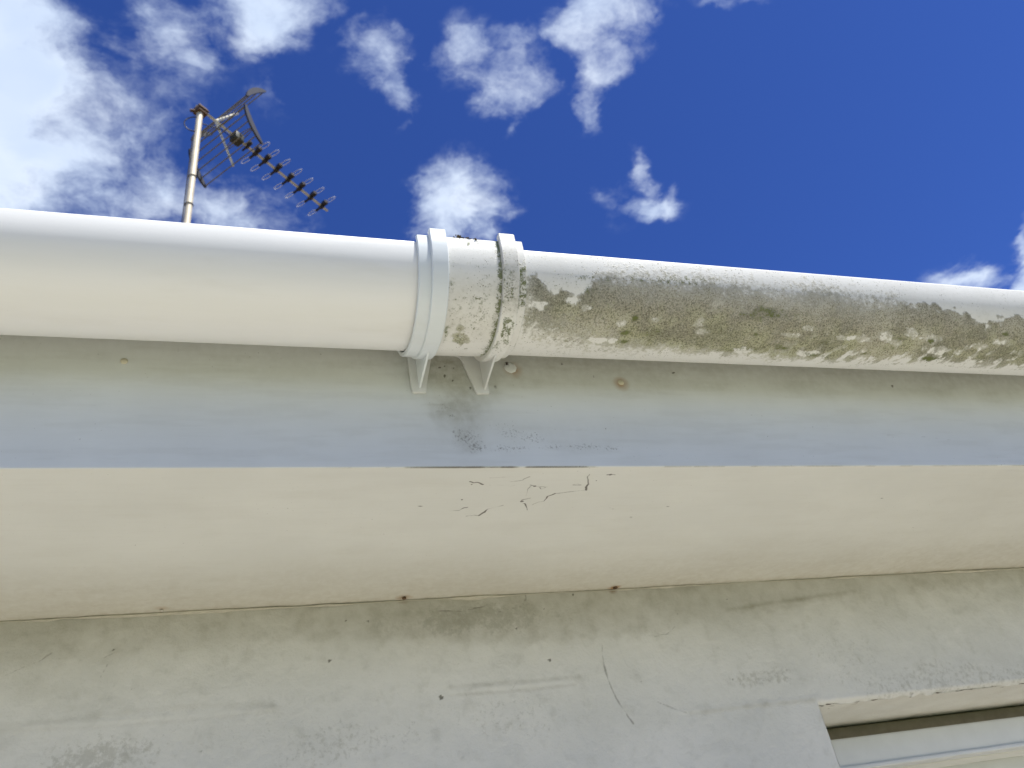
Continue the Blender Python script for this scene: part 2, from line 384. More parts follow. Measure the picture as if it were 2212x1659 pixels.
# wall: one uneven sheet with an opening, deepened into the reveals
def wall_attr_d(x, z):
    z = z - EYE; d = 0 * x
    top = np.interp(x, [-.2, 0, .1, .26, .32, .36, .40, .425, .45, .49, .52, .55, .665, .73, 1.1], [.315, .318, .322, .307, .301, .300, .296, .299, .300, .303, .306, .314, .320, .330, .34])
    rg = (fbm(x, z, 70, 4) - .5) * .018
    d += .16 * sstep(-.003, .008, z - top + rg) * (.55 + .6 * fbm(x, z, 30, 3, 5)) * (x > -.3)
    d += .30 * sstep(.27, .365, z + (fbm(x, z, 20, 3) - .5) * .05)  # darker towards the top: partly grime, partly eaves shade painted in
    d += .18 * stroke(x, z, [(-.20, .2625), (-.121, .2626), (-.07, .2652), (-.016, .2651), (.0534, .2589)], .0045, 1, 1.2, .6)
    d += .14 * stroke(x, z, [(-.20, .2585), (-.103, .2537), (-.033, .2517), (.053, .2531)], .003, 1, 1.2, .6)
    d += .26 * stroke(x, z, [(.237, .2622), (.31, .2617), (.386, .2611)], .0035, 1, 1.0, .6)
    d += .26 * stroke(x, z, [(.236, .2541), (.298, .2520), (.379, .2528)], .0028, 1, 1.0, .6)
    d += .26 * stroke(x, z, [(.511, .2095), (.596, .2108), (.678, .2094)], .0035, 1, 1.1, .6)
    d += .35 * stroke(x, z, [(.60, .327), (.68, .333), (.80, .342)], .004, 1, 1.2, .7)
    d += .16 * blob(x, z, .30, .335, .16, .022, 1, .5)
    return np.clip(d, 0, .9)
def wall_attr_k(x, z):
    z = z - EYE; k = 0 * x; J = lambda: 0
    k = np.maximum(k, stroke(x, z, [(.4229, .2948), (.4200, .284), (.4193, .2732), (.4192, .264), (.4204, .255), (.4219, .245), (.4242, .2359), (.4269, .228), (.4311, .2211), (.4341, .213), (.4384, .2055)], .0023, .52, 1.0, .8))
    k = np.maximum(k, stroke(x, z, [(.4732, .2265), (.4885, .2186), (.5065, .211)], .0022, .40, 1.0, .8))
    k = np.maximum(k, stroke(x, z, [(.4443, .2875), (.4476, .2687), (.4601, .2609)], .0018, .26, .9, .5))
    k = np.maximum(k, stroke(x, z, [(-.1931, .3064), (-.176, .3144), (-.1615, .32), (-.1514, .328)], .0013, .42, .8, .6))
    k = np.maximum(k, stroke(x, z, [(-.1357, .319), (-.1059, .3192), (-.0922, .3257)], .0012, .38, .8, .6))
    k = np.maximum(k, stroke(x, z, [(-.1005, .3145), (-.1075, .2986)], .0011, .36, .8, .6))
    k = np.maximum(k, stroke(x, z, [(.235, .347), (.26, .346), (.29, .350)], .0013, .5, .8, .6))
    k = np.maximum(k, stroke(x, z, [(.305, .342), (.335, .348), (.3405, .359)], .0012, .45, .8, .6))
    k = np.maximum(k, stroke(x, z, [(.340, .362), (.339, .350)], .0013, .6, .8, .6))
    k = np.maximum(k, stroke(x, z, [(.300, .249), (.312, .261), (.318, .268)], .0018, .35, .9, .6))
    k = np.maximum(k, stroke(x, z, [(.492, .301), (.510, .303), (.522, .3105)], .0013, .42, .9, .6))
    k = np.maximum(k, stroke(x, z, [(.995, .235), (1.0, .222), (1.02, .212)], .003, .3, .9, .6))
    for sx, sz, r, s in ((.226, .2529, .0032, .8), (.1114, .3002, .0028, .62), (.3557, .2825, .0022, .7), (.2228, .3148, .0022, .55), (.3223, .3214, .0022, .6),
                         (.3999, .3578, .0014, .9), (.579, .2433, .0026, .5), (.6047, .3405, .0022, .5), (.010, .3047, .0020, .45), (-.0782, .2857, .0014, .5), (.1306, .3419, .0014, .6),
                         (.1548, .3404, .0016, .7), (-.0125, .2223, .0024, .35), (-.097, .3265, .0018, .6), (.36, .342, .0018, .5), (.392, .341, .0015, .45), (.62, .238, .0018, .4), (.25, .287, .002, .35),
                         (.46, .25, .0016, .35), (.53, .326, .0016, .4), (.75, .30, .0022, .4), (.86, .245, .0026, .35), (.655, .247, .002, .4), (.825, .206, .0028, .7), (.843, .2045, .0022, .4), (.70, .204, .0022, .85), (.712, .203, .0016, .6)):
        k = np.maximum(k, blob(x, z, sx, sz, r * .9, r * .65, s * 1.15, .9, 420, sx * 50))
    return k
def wall_attr_a(x, z):
    z = z - EYE; a = 0 * x
    for cx, cz, rx, rz, s in ((-.11, .225, .06, .022, .55), (.12, .215, .10, .03, .36), (.62, .243, .07, .012, .45), (.28, .335, .12, .02, .55), (.02, .235, .15, .03, .25), (.75, .25, .1, .05, .3), (.30, .225, .12, .03, .3), (.9, .215, .2, .03, .4)):
        a = np.maximum(a, blob(x, z, cx, cz, rx, rz, s, .5, 25, 9))
    return a
def wall_attr_q(x, z):
    z = z - EYE
    return np.maximum(blob(x, z, .4532, .3612, .006, .004, .8, .4, 200), blob(x, z, .195, .3610, .006, .003, .4, .4, 200))
def bumpy(x, z):
    zz = z - EYE
    y = (fbm(x, z, 9, 3, 2) - .5) * .0035 + (fbm(x, z, 45, 3, 4) - .5) * .0013
    y += -.0005 * stroke(x, zz, [(-.25, .2605), (-.1, .258), (.055, .256)], .004, 1, 1) - .0005 * stroke(x, zz, [(.235, .258), (.38, .257)], .004, 1, 1) - .0005 * stroke(x, zz, [(.5, .2125), (.69, .212)], .004, 1, 1)
    return y
wx = lines((-4, -.3, .4), (-.3, .40, .0022), (.40, .515, .0010), (.515, WX0 - .012, .0022), (WX0 - .012, WX0 + .004, .001), (WX0 + .004, 1.16, .004), (1.16, WX1, .1), (WX1, 7, .4))
wx = np.unique(np.concatenate([wx, [WX0, WX1]]))
wz = lines((0, WZ0, .2), (WZ0, .05 + EYE, .1), (.05 + EYE, WZ1 - .006, .0016), (WZ1 - .006, WZ1 + .012, .001), (WZ1 + .012, HB + .02, .0016))
wz = np.unique(np.concatenate([wz, [WZ0, WZ1]]))
def wall_pos(x, z):
    edge = (fbm(x, z, 120, 3, 8) - .5) * .004
    near = (np.abs(x - WX0) < .0005) & (z <= WZ1 + .0005)
    xx = x + np.where(near, edge * 1.2 + (WZ1 - z) * .02, 0)
    nz = (np.abs(z - WZ1) < .0005) & (x >= WX0) & (x <= WX1); zz = z + np.where(nz, edge, 0)
    y = YW + bumpy(x, z)
    # arris worn round at the opening
    dd = np.where(z < WZ1, WX0 - x, np.hypot(np.maximum(WX0 - x, 0), z - WZ1)); dd = np.where((x >= WX0) & (z >= WZ1), z - WZ1, dd)
    y = y + .006 * np.clip(1 - dd / .006, 0, 1) ** 2 * (dd >= -.0004) * (x < WX1 + .01) * (z > WZ0)
    return xx, y, zz
hole = lambda x, z: (x > WX0) & (x < WX1) & (z > WZ0) & (z < WZ1)
wattr = {'dirt_shade': wall_attr_d, 'crack': wall_attr_k, 'algae': wall_attr_a, 'rust': wall_attr_q}
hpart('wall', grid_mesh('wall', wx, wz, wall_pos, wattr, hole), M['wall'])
# reveals: head and the two jambs of the opening
def no(u, v): return 0 * u
hx = lines((WX0 - .02, 1.2, .004), (1.2, WX1 + .02, .1)); hy = lines((0, .155, .004))
def head_pos(u, v): return u, YW + .0045 + v, WZ1 + (fbm(u, v, 120, 3, 8) - .5) * .004 * np.clip(1 - v / .01, 0, 1) + (fbm(u, v, 40, 3) - .5) * .0014
def head_k(u, v):
    k = 0 * u
    for a, b, r, s in ((.694, .004, .002, 1.), (.70, .01, .0018, .8), (.715, .02, .0015, .6), (.71, .045, .0015, .5), (.83, .006, .003, .6), (.76, .02, .002, .4), (.90, .01, .002, .5), (.98, .008, .003, .4)):
        k = np.maximum(k, blob(u, v, a, b, r, r, s * 1.4, .6, 300))
    return np.maximum(k, stroke(u, v, [(.69, .006), (.72, .009), (.75, .012)], .0013, .5, .8, .6))
hpart('reveal', grid_mesh('reveal', hx, hy, head_pos, {'dirt_shade': lambda u, v: .25 * fbm(u, v, 40, 3), 'crack': head_k, 'algae': lambda u, v: .25 * fbm(u, v, 30, 3), 'rust': no}), M['soffit'], label='cream painted head of the window opening')
for xs in (WX0, WX1):
    hpart('reveal', grid_mesh('reveal', hy, lines((WZ0, WZ1, .02)), lambda u, v, xs=xs: (xs + 0 * u, YW + .0045 + u, v), {'dirt_shade': no, 'crack': no, 'algae': no, 'rust': no}), M['wall'])
# brown strip painted as the shaded gap behind the head, window frame and sash
hpart('gap_shade_strip', box_mesh('gap_shade_strip', (WX0 + .002, 1.046, WZ1 - .034), (WX1 - .002, 1.06, WZ1 - .0015), .002), M['gap_shade'], label='brown strip painted as the shaded gap above the window frame')
fr = hpart('window_frame', box_mesh('window_frame', (WX0 + .001, 1.020, .1435 + EYE), (WX1 - .001, 1.044, .1838 + EYE), .003, 3), M['frame'])
link('frame_lip', box_mesh('frame_lip', (WX0 + .001, 1.0175, .1440 + EYE), (WX1 - .001, 1.0199, .1492 + EYE), .0011), M['frame'], fr)
link('frame_underside', box_mesh('frame_underside', (WX0 + .001, 1.0442, .1425 + EYE), (WX1 - .001, 1.0933, .170 + EYE), .002), M['soffit'], fr)
hpart('window_frame', box_mesh('window_frame', (WX0 + .001, 1.021, WZ0), (WX0 + .05, 1.09, .1424 + EYE), .004, 3), M['frame'])
hpart('window_frame', box_mesh('window_frame', (WX1 - .05, 1.021, WZ0), (WX1 - .001, 1.09, .1424 + EYE), .004, 3), M['frame'])
hpart('window_frame', box_mesh('window_frame', (WX0 + .051, 1.021, WZ0), (WX1 - .051, 1.09, WZ0 + .06), .004, 3), M['frame'])
sa = hpart('sash', box_mesh('sash', (WX0 + .052, 1.0935, .085 + EYE), (WX1 - .052, 1.13, .155 + EYE), .005, 3), M['frame'])
link('glass_pane', box_mesh('glass_pane', (WX0 + .055, 1.105, WZ0 + .061), (WX1 - .055, 1.111, .084 + EYE)), M['glass'], sa)
hpart('window_sill', box_mesh('window_sill', (WX0 - .04, YW - .05, WZ0 - .05), (WX1 + .04, 1.02, WZ0 - .002), .006), M['frame'])

# soffit board
def sof_k(x, y):
    k = 0 * x
    S = [([(208.1,645),(212,647),(216.3,646.2),(221.5,650.4)],.75),([(216.9,678.9),(220,676.5),(225.6,674.4)],.7),([(201.4,700.6),(211,699.9)],.4),([(211,699.9),(214.2,694.8),(217.7,694)],.8),
         ([(220.5,711.8),(229,710),(232.7,711.2)],.5),([(232.7,711.2),(236.5,704),(238.7,697.6)],.85),([(238.7,697.6),(251.6,691.3)],.35),([(257.9,705.8),(268.1,701.5),(279.1,701.5)],.3),
         ([(279.1,701.5),(273.8,689.8),(268.2,686.2)],.8),([(268.2,686.2),(267.6,680.6),(275.2,677.5)],.85),([(269,674),(267,659.8),(269.1,652.4)],.5),([(267,652.4),(272,654),(277.9,655.8),(284.7,655.9)],.7),
         ([(281.1,691.2),(285.7,685.7),(290.6,684.7),(291.3,674.7),(297,669.3)],.8),([(297,669.3),(310,666),(327.2,663.5)],.35),([(327.2,663.5),(323.6,656.8),(324.5,651.4)],.85),([(324.5,651.4),(318.6,638.5),(318.6,632.3)],.5),
         ([(224.2,638.2),(236,637),(248.8,635.5),(261,636.7)],.3),([(261,636.7),(256.4,642.8),(244.3,645.7)],.42),([(309,652.4),(314.2,651.4),(318,653),(313,654.4),(309,652.4)],.35),([(337,634),(341,633.2),(345,634.2)],.6),
         ([(398.4,722.4),(400.8,720.4)],.9),([(360,690),(366,700),(371,704)],.35),([(277,656.5),(280.5,660.5),(283.4,657)],.5),([(226,651),(231,653)],.4),([(235,651),(241,652)],.3),([(248,655),(252,652)],.3)]
    for n, (p, s) in enumerate(S):
        pp = []
        for a, b in zip(p[:-1], p[1:]):
            for q in range(3):
                t = q / 3; pp.append((a[0] + (b[0] - a[0]) * t + random.uniform(-.45, .45), a[1] + (b[1] - a[1]) * t + random.uniform(-.45, .45)))
        pp.append(p[-1]); pp = [(a / 1000, b / 1000) for a, b in pp]
        k = np.maximum(k, stroke(x, y, pp, (.0010 + .0006 * max(0, s - .5)), min(.85, s * 1.0 + .08), 1.0, .9, n))
    for a, b, r, s in ((208.8, 678.7, 1.0, .8), (211, 650, .9, .6), (340, 633.6, 1.6, .6), (399.6, 721.4, 1.3, .9), (272, 654.5, 1.3, .9), (268.5, 684, 1.6, .7), (172, 690, .8, .6), (330, 645, 1.0, .5), (430, 700, 1., .4), (520, 700, 1.2, .5), (600, 640, 1.2, .6), (640, 760, 1.4, .6), (690, 690, 1.1, .4), (30, 700, 1., .35), (-60, 760, 1.1, .35)):
        k = np.maximum(k, blob(x, y, a / 1000, b / 1000, r / 1000, r / 1000, s * 1.5, .4, 500))
    # dirt line along the foot of the fascia
    g = np.interp(x, [-.3, .02, .14, .2, .26, .4, .6, .9], [0, .0, .35, .8, .9, .7, .55, .5])
    k = np.maximum(k, g * np.clip(1 - np.abs(y - (YF + .0098)) / .0008, 0, 1) * .35 * fbm(x, y, 110, 3))
    # debris along the wall joint
    k = np.maximum(k, sstep(.60, .70, fbm(x, y * 3, 60, 3, 21)) * sstep(YW - .006, YW - .001, y) * .35)
    return k
def sof_d(x, y):
    d = .38 * sstep(.74, .915, y + (fbm(x, y, 12, 3) - .5) * .05)  # corner shade painted into the colour towards the wall, with some grime
    d += .05 * sstep(.45, .75, fbm(x * .25, y, 60, 3, 13)) + .06 * sstep(.60, .9, x)
    d += .2 * sstep(YW - .012, YW, y) * fbm(x, y, 50, 3, 7)
    return d
def sof_q(x, y):
    return np.maximum.reduce([blob(x, y, .195, .905, .008, .006, .5, .3, 200), blob(x, y, .453, .907, .0065, .0055, 1.1, .3, 200), blob(x, y, -.055, .900, .006, .004, .35, .3, 200)])
sx_ = lines((-4, -.3, .4), (-.3, .19, .004), (.19, .35, .0007), (.35, 1.2, .004), (1.2, 7, .4))
sy_ = lines((YF + .0095, .63, .0007), (.63, .714, .0008), (.714, YW - .012, .004), (YW - .012, YW + .012, .0015))
sof = hpart('soffit_board', grid_mesh('soffit_board', sx_, sy_, lambda x, y: (x, y, HB + .0012 + (fbm(x, y, 2.2, 2) - .5) * .002 * np.clip((y - .63) / .05, 0, 1)),
     {'dirt_shade': sof_d, 'crack': sof_k, 'algae': lambda x, y: .12 * fbm(x, y, 15, 3) , 'rust': sof_q}), M['soffit'])
# sealant bead at the wall joint, uneven
pts = [(x, YW - .0008 + .0016 * (fbm(np.array(x), np.array(0.), 30, 3) - .5), HB + .0004 - .0012 * fbm(np.array(x), np.array(3.), 55, 3)) for x in np.arange(-.6, 1.4, .004)]
rad = [.0005 + .0060 * max(0., float(fbm(np.array(p[0]), np.array(9.), 18, 4)) - .46) for p in pts]
link('sealant_bead', tube_mesh('sealant_bead', pts, rad, 6), M['sealant'], sof)
def nail(x, y, z, r, axis, mt, parent, name='nail_head', label=None):
    bm = bmesh.new(); bmesh.ops.create_uvsphere(bm, u_segments=14, v_segments=8, radius=1)
    for v in bm.verts:
        c = v.co; j = 1 + .12 * (random.random() - .5)
        if axis == 'Y': v.co = Vector((x + c.x * r * j, y + c.y * r * (.35 if r < .005 else .12), z + c.z * r * j))
        else: v.co = Vector((x + c.x * r * j, y + c.y * r * j, z + c.z * r * .5))
    me = bpy.data.meshes.new(name); bm.to_mesh(me); bm.free(); me.polygons.foreach_set('use_smooth', [True] * len(me.polygons))
    return link(name, me, mt, parent, label=label)
nail(.195, .9035, HB, .0026, 'Z', M['rust'], sof); nail(.4533, .9055, HB, .0030, 'Z', M['rust'], sof); nail(-.055, .903, HB, .0020, 'Z', M['sealant'], sof)

# fascia board
def fas_a(x, z):
    z = z - EYE; a = 0 * x
    def on(px, py):  # 3264-px photograph reading -> point on the fascia face
        d = look_dir(px * .6777, py * .6777); s = YF / d.y; return d.x * s, d.z * s
    for px, py, rx, rz, s in ((1490, 1395, .011, .010, .40), (1520, 1425, .012, .009, .42), (1460, 1375, .007, .006, .36), (1505, 1410, .018, .016, .26), (1640, 1380, .02, .007, .30), (1690, 1395, .02, .008, .30), (1620, 1430, .024, .005, .36),
                              (1760, 1425, .016, .003, .3), (1860, 1425, .022, .005, .36), (1950, 1430, .014, .005, .33), (1420, 1300, .010, .003, .33), (1440, 1325, .006, .003, .38), (1600, 1360, .03, .006, .2)):
        cx, cz = on(px, py); a = np.maximum(a, blob(x, z, cx, cz, rx, rz, s, .45, 90, px * .01))
    return a
def fas_d(x, z):
    zz = z - EYE
    d = .38 * sstep(.425, .49, zz + (fbm(x, z, 25, 3) - .5) * .03) * np.interp(x, [-.3, .1, .2, .4, .9], [.4, .7, 1.4, 1.2, 1.2])  # shade under the gutter painted into the colour, with some grime
    d += .34 * blob(x, zz, .196, .455, .035, .035, 1, .5, 50) + .30 * blob(x, zz, .20, .42, .022, .024, 1, .5, 50) + .22 * blob(x, zz, .205, .39, .014, .016, 1, .5, 50) + .12 * blob(x, zz, .26, .40, .12, .02, 1, .5, 30)
    d += .25 * stroke(x, zz, [(.165, .424), (.180, .4245), (.193, .426)], .0018, 1, 1, .6) + .22 * stroke(x, zz, [(.178, .418), (.185, .4175)], .0014, 1, 1, .6)
    d += .08 * sstep(.5, .7, fbm(x * .12, z, 160, 3, 4))
    return np.clip(d, 0, .85)
def fas_k(x, z):
    zz = z - EYE; k = 0 * x
    for a, b, r, s in ((.1905, .457, .0012, .9), (.187, .466, .0009, .8), (.197, .452, .0007, .7), (.200, .4655, .0008, .6), (.2035, .4655, .0008, .7), (.192, .468, .0007, .5), (.213, .444, .0014, .45), (.2375, .4465, .002, .35), (.31, .476, .0010, .7), (.43, .470, .001, .7), (.34, .462, .001, .4), (.70, .462, .0016, .6),
                       (.05, .47, .0009, .4), (.13, .398, .0009, .3), (.5, .44, .0008, .4), (.56, .455, .001, .3)):
        k = np.maximum(k, blob(x, zz, a, b, r, r * 1.2, s * 1.5, .5, 400))
    k = np.maximum(k, stroke(x, zz, [(.66, .398), (.70, .397), (.745, .392), (.752, .386)], .0008, .35, .9, .5))
    k = np.maximum(k, stroke(x, zz, [(.105, .384), (.11, .381)], .0007, .3, .9, .5))
    k = np.maximum(k, stroke(x, zz, [(-.16, .395), (-.11, .389), (-.08, .386)], .0006, .22, .9, .5))
    g = np.interp(x, [-.3, .05, .15, .2, .26, .4, .9], [.05, .12, .6, .9, .8, .45, .4])
    k = np.maximum(k, g * np.clip(1 - np.abs(z - HB) / .0016, 0, 1) * sstep(.25, .6, fbm(x, 0 * z, 45, 4)) * .9)
    return k
def fas_q(x, z):
    zz = z - EYE; q = 0 * x
    for a, b, r, s in ((.2580, .4665, .0085, .6), (.3677, .4540, .0075, .75), (-.0791, .4615, .003, .12)):
        rr = np.hypot(x - a, zz - b); q = np.maximum(q, s * np.clip(1.3 - rr / r, 0, 1) * (.5 + fbm(x, z, 200, 2)))
    return q
fx_ = lines((-4, -.3, .4), (-.3, .14, .003), (.14, .40, .0014), (.40, 1.0, .003), (1.0, 7, .4))
prof_z = np.concatenate([[HB, HB, HB, HB + .0003], lines((HB + .0012, HB + .20, .0018))[:], ])
nf = len(prof_z)
def fas_pos(x, j):
    jj = j.astype(int); z = prof_z[jj]; y = np.select([jj == 0, jj == 1, jj == 2, jj == 3], [YF + .0090, YF + .0030, YF + .0010, YF + .0002], YF)
    return x, y, z
fzz = lambda f: (lambda x, j: f(x, prof_z[j.astype(int)]) * (j > 1))
fas = hpart('fascia_board', grid_mesh('fascia_board', fx_, np.arange(nf), fas_pos, {'dirt_shade': fzz(fas_d), 'crack': fzz(fas_k), 'algae': fzz(fas_a), 'rust': fzz(fas_q)}), M['fascia'])
fas.data.set_sharp_from_angle(angle=R_(40)); fas.data.materials.append(M['soffit'])
for k_, pg in enumerate(fas.data.polygons):
    if k_ % (nf - 1) < 2: pg.material_index = 1
nail(-.0791, YF, .4619 + EYE, .0030, 'Y', M['screwcap'], fas, 'nail_cap', 'small cream nail cap far left of the gutter bracket')
nail(.2559, YF, .4692 + EYE, .0062, 'Y', M['fascia'], fas, 'nail_cap', 'large white screw cap beside the bracket with a dark insect on it')
nail(.3677, YF, .4558 + EYE, .0032, 'Y', M['screwcap'], fas, 'nail_cap', 'small yellowed nail cap in a rust halo')
# core of the eaves and roof, out of sight from below
hpart('rafter_foot', box_mesh('rafter_foot', (-4, YF + .0125, HB + .03), (7, YF + .03, HB + .2)), M['sealant'])
ang = R_(33)
def roof_side(sign):
    V = []; F = []; xs = np.arange(-4.1, 7.11, .11); rows = 18; ly = 4.0 / rows
    for r in range(rows):
        for q in (0, 1):
            for k, x in enumerate(xs):
                lift = .012 * (math.cos(k * math.pi)) + (.028 if q == 0 else .004)
                d = (r + q * 1.06) * ly; V.append((x, d * math.cos(ang), d * math.sin(ang) + lift))
    n = len(xs)
    for r in range(rows):
        b = r * 2 * n
        for k in range(n - 1): F.append((b + k, b + k + 1, b + n + k + 1, b + n + k))
    V = [(x, (.585 + y) if sign > 0 else (.585 + 2 * 4.0 * math.cos(ang) - y), .535 + EYE + z) for x, y, z in V]
    return mesh_from('roof', V, F, smooth=False)
hpart('roof', roof_side(1), M['tile'], kind='stuff'); hpart('roof', roof_side(-1), M['tile'], kind='stuff')
YB = .585 + 8 * math.cos(ang) - .33
hpart('wall', box_mesh('wall', (-4, YB - .1, 0), (7, YB, HB + .15)), M['frame'], label='plain rear wall of the house')
for xs in (-4, 6.9):
    zr = .535 + EYE + 4 * math.sin(ang) - .03
    hpart('wall', prism_mesh('wall', [(1.2, 0), (YB - .11, 0), (YB - .11, HB + .1), (.585 + 4 * math.cos(ang), zr), (.70, HB + .12), (1.2, HB)], lambda u, v, t: (t, u, v), xs, xs + .1), M['frame'], label='plain gable wall of the house')

# ------------------------------------------------------------------ gutters
TH = R_(42)
def t_of(phi): return (np.sin(phi - TH) + math.sin(TH)) / (1 + math.sin(TH))   # 0 at the lip, 1 at the lowest line seen
XT = ([1500,1650,1700,1760,1820,1900,2000,2100,2200,2300,2400,2500,2600,2700,2800,2900,3000,3150,3264], [.1892,.23,.244,.261,.2782,.3016,.3314,.3621,.3935,.4258,.4589,.493,.5279,.5639,.6008,.6389,.678,.7388,.7869])
def g_xt(px, py): return float(np.interp(px, *XT)), (py - (798 + (px - 1675) * .0805)) / ((1130 + (px - 1667) * .0428) - (798 + (px - 1675) * .0805))
def st_main(x, t):
    u = np.interp(x, [.24,.246,.252,.258,.265,.272,.28,.288,.293,.297,.302,.306,.315,.33,.36,.39,.42,.45,.5,.53,.56,.60,.63,.66,.68,.70,.72,.735,.75,.765,.79,.83,1.0],
                     [.25,.2,.2,.33,.38,.35,.37,.43,.40,.30,.25,.19,.2,.22,.25,.25,.22,.26,.30,.24,.24,.33,.27,.24,.22,.28,.31,.40,.42,.35,.28,.30,.25])
    l = np.interp(x, [.24,.246,.26,.3,.36,.4,.5,.6,.7,.83,1.], [.45,.72,.82,.85,.87,.85,.885,.88,.87,.88,.88])
    rg = (fbm(x, t * .12, 130, 4, 2) - .5)
    hard = np.clip(np.interp(x, [.24,.25,.30,.31,.33,.63,.65,.8], [1,1,1,.5,.15,.15,1,1]), 0, 1)
    a = (t - u + .05 * (1 - hard) + rg * (.14 + .05 * hard)) / (.025 + .24 * (1 - hard)); lf = sstep(.40, .26, x); b = (l - t + rg * .14) / (.07 + .30 * lf); c = (x - .243 + rg * .01) / (.008 + .014 * sstep(.3, .6, t))
    s = np.minimum(np.minimum(a, b), c)
    return u, l, s
def st_stain(x, t):
    u, l, s = st_main(x, t); S = np.clip(.5 + s * .32, 0, .92)
    # thin film: fuller in the middle, lighter on the left near the bottom
    S -= .18 * sstep(.55, .95, t) * sstep(.40, .25, x)
    for px, py, rx, ry in ((1835,950,.0045,.035),(1890,975,.006,.03),(2010,1020,.005,.03),(2120,1012,.006,.035),(2262,1022,.005,.05),(2280,1050,.007,.03),(1740,965,.007,.04),(1950,1075,.008,.03),(2005,1078,.004,.03),
                           (2735,1070,.012,.03),(2790,1072,.013,.04),(2870,1066,.008,.05),(2945,1056,.008,.06),(3015,1072,.014,.045),(3050,1112,.020,.045),(2610,1040,.006,.035),(3180,1100,.012,.04),(3230,1085,.012,.04),(2440,1110,.012,.03),(2560,1060,.01,.03),(2650,1120,.012,.03)):
        cx, ct = g_xt(px, py); xs = x - (t - ct) * .035 * sstep(.5, .7, np.array(cx))
        d = np.hypot((xs - cx) / rx, (t - ct) / ry) + (fbm(x, t * .15, 260, 3, px * .1) - .5) * 1.3; S = S - .40 * np.clip((1.15 - d) / .3, 0, 1)
    # diagonal brushed streaks low down on the far part
    q = fbm(x + t * .05, (t * .15 - x * .25) * .6, 150, 3, 5); S -= .42 * sstep(.50, .70, q) * sstep(.50, .66, t) * sstep(.40, .62, x)
    return np.clip(S, 0, 1)
def st_green(x, t): return sstep(.32, .92, t + (fbm(x, t * .15, 40, 3) - .5) * .4)
def st_spot(x, t):
    s = 0 * x
    for px, py, rx, ry, a in ((2050,1005,.0035,.03,.8),(2032,1052,.006,.03,.6),(2036,1080,.007,.022,.6),(1895,918,.005,.04,.45),(2470,985,.016,.05,.5),(2500,1002,.012,.03,.55),(2430,1000,.02,.05,.35),(2540,1095,.009,.022,.5),(2552,1103,.009,.02,.55),(2680,1086,.007,.03,.5),(2662,1125,.010,.024,.6),
                              (3015,1082,.006,.022,.7),(3048,1140,.016,.03,.6),(2830,1122,.010,.02,.45),(3246,1062,.006,.025,.7),(2451,1058,.004,.02,.6),(2100,1055,.012,.03,.3),(2900,1105,.02,.02,.3),(2130,1048,.004,.02,.4),(1830,900,.05,.05,.12),(2150,890,.06,.05,.30),(1910,885,.03,.03,.3),(2240,885,.03,.02,.3),(2380,1110,.02,.02,.3),(2460,1105,.02,.02,.35),(2600,1000,.03,.03,.3),(2920,1075,.012,.02,.4)):
        cx, ct = g_xt(px, py); xs = x - (t - ct) * .03 * (cx > .5)
        d = np.hypot((xs - cx) / rx, (t - ct) / ry) + (fbm(x, t * .15, 200, 3, px * .07) - .5) * 1.1; s = np.maximum(s, min(.95, a * 1.3) * np.clip(1.4 - d, 0, 1))
    u, l, m_ = st_main(x, t)
    s = np.maximum(s, .16 * np.clip(m_, 0, 1))
    # fine dark line of grime along the lower edge
    s = np.maximum(s, .5 * np.clip(1 - np.abs(t - np.interp(x, [.27, .33, .36], [.80, .845, .875])) / .012, 0, 1) * (x > .27) * (x < .345) * sstep(.35, .6, fbm(x, t, 90, 3)))
    s = np.maximum(s, .42 * np.clip(1 - np.abs(t - l - .02 - .02 * fbm(x, 0 * t, 60, 2)) / .014, 0, 1) * sstep(.5, .65, fbm(x, t * .1, 70, 3, 8)))
    return s
def st_haze(x, t):
    b = np.maximum(blob(x, t * .15, .53, .05, .07, .02, .5, .4, 40), .0)
    return np.clip(.10 + .25 * sstep(.9, .2, t) * fbm(x, t * .1, 40, 3) + b * .3, 0, 1) * sstep(1.0, .9, t) * sstep(.242, .26, x)

def gutter_mesh(name, xs, r, th=.0016, attrs=False, nph=110):
    # profile: small inward roll at the lip, outer half round, back edge, inner face
    ph = np.linspace(0, math.pi, nph); P2 = []
    cl = (YC - r + .0022, LIPZ - .0010)
    for a in np.linspace(-150, 0, 7)[::1]:      # roll of the lip
        an = R_(a); P2.append((cl[0] - .0022 * math.cos(an), cl[1] - .0022 * math.sin(an) , 0.0))
    for p in ph: P2.append((YC - r * math.cos(p), ZC - r * math.sin(p) - .0015, p))
    P2.append((YC + r, LIPZ + .006, math.pi)); P2.append((YC + r - th, LIPZ + .006, math.pi))
    for p in ph[::-4]: P2.append((YC - (r - th) * math.cos(p), ZC - (r - th) * math.sin(p) - .0015, p))
    P2 = np.array(P2); n = len(P2); X = np.repeat(xs, n)
    Y = np.tile(P2[:, 0], len(xs)); Z = np.tile(P2[:, 1], len(xs)); PH = np.tile(P2[:, 2], len(xs))
    F = []
    i = np.arange(len(xs) - 1)[:, None] * n; j = np.arange(n)[None, :]; j2 = (j + 1) % n
    F = np.stack([i + j, i + n + j, i + n + j2, i + j2], -1).reshape(-1, 4).tolist()
    F.append(list(range(n))); F.append(list(range((len(xs) - 1) * n, len(xs) * n)))
    at = None
    if attrs:
        T = t_of(PH); at = {'stain': st_stain(X, T), 'green': st_green(X, T), 'spot': st_spot(X, T), 'haze': st_haze(X, T)}
    return mesh_from(name, np.stack([X, Y, Z], 1).tolist(), F, sharp=50, attrs=at)
link('gutter', gutter_mesh('gutter', np.array([-3.9, -1, -.2, 0, .1, .160]), RG), M['clean'],
     label='clean white half round gutter length left of the joint bracket', cat='gutter')
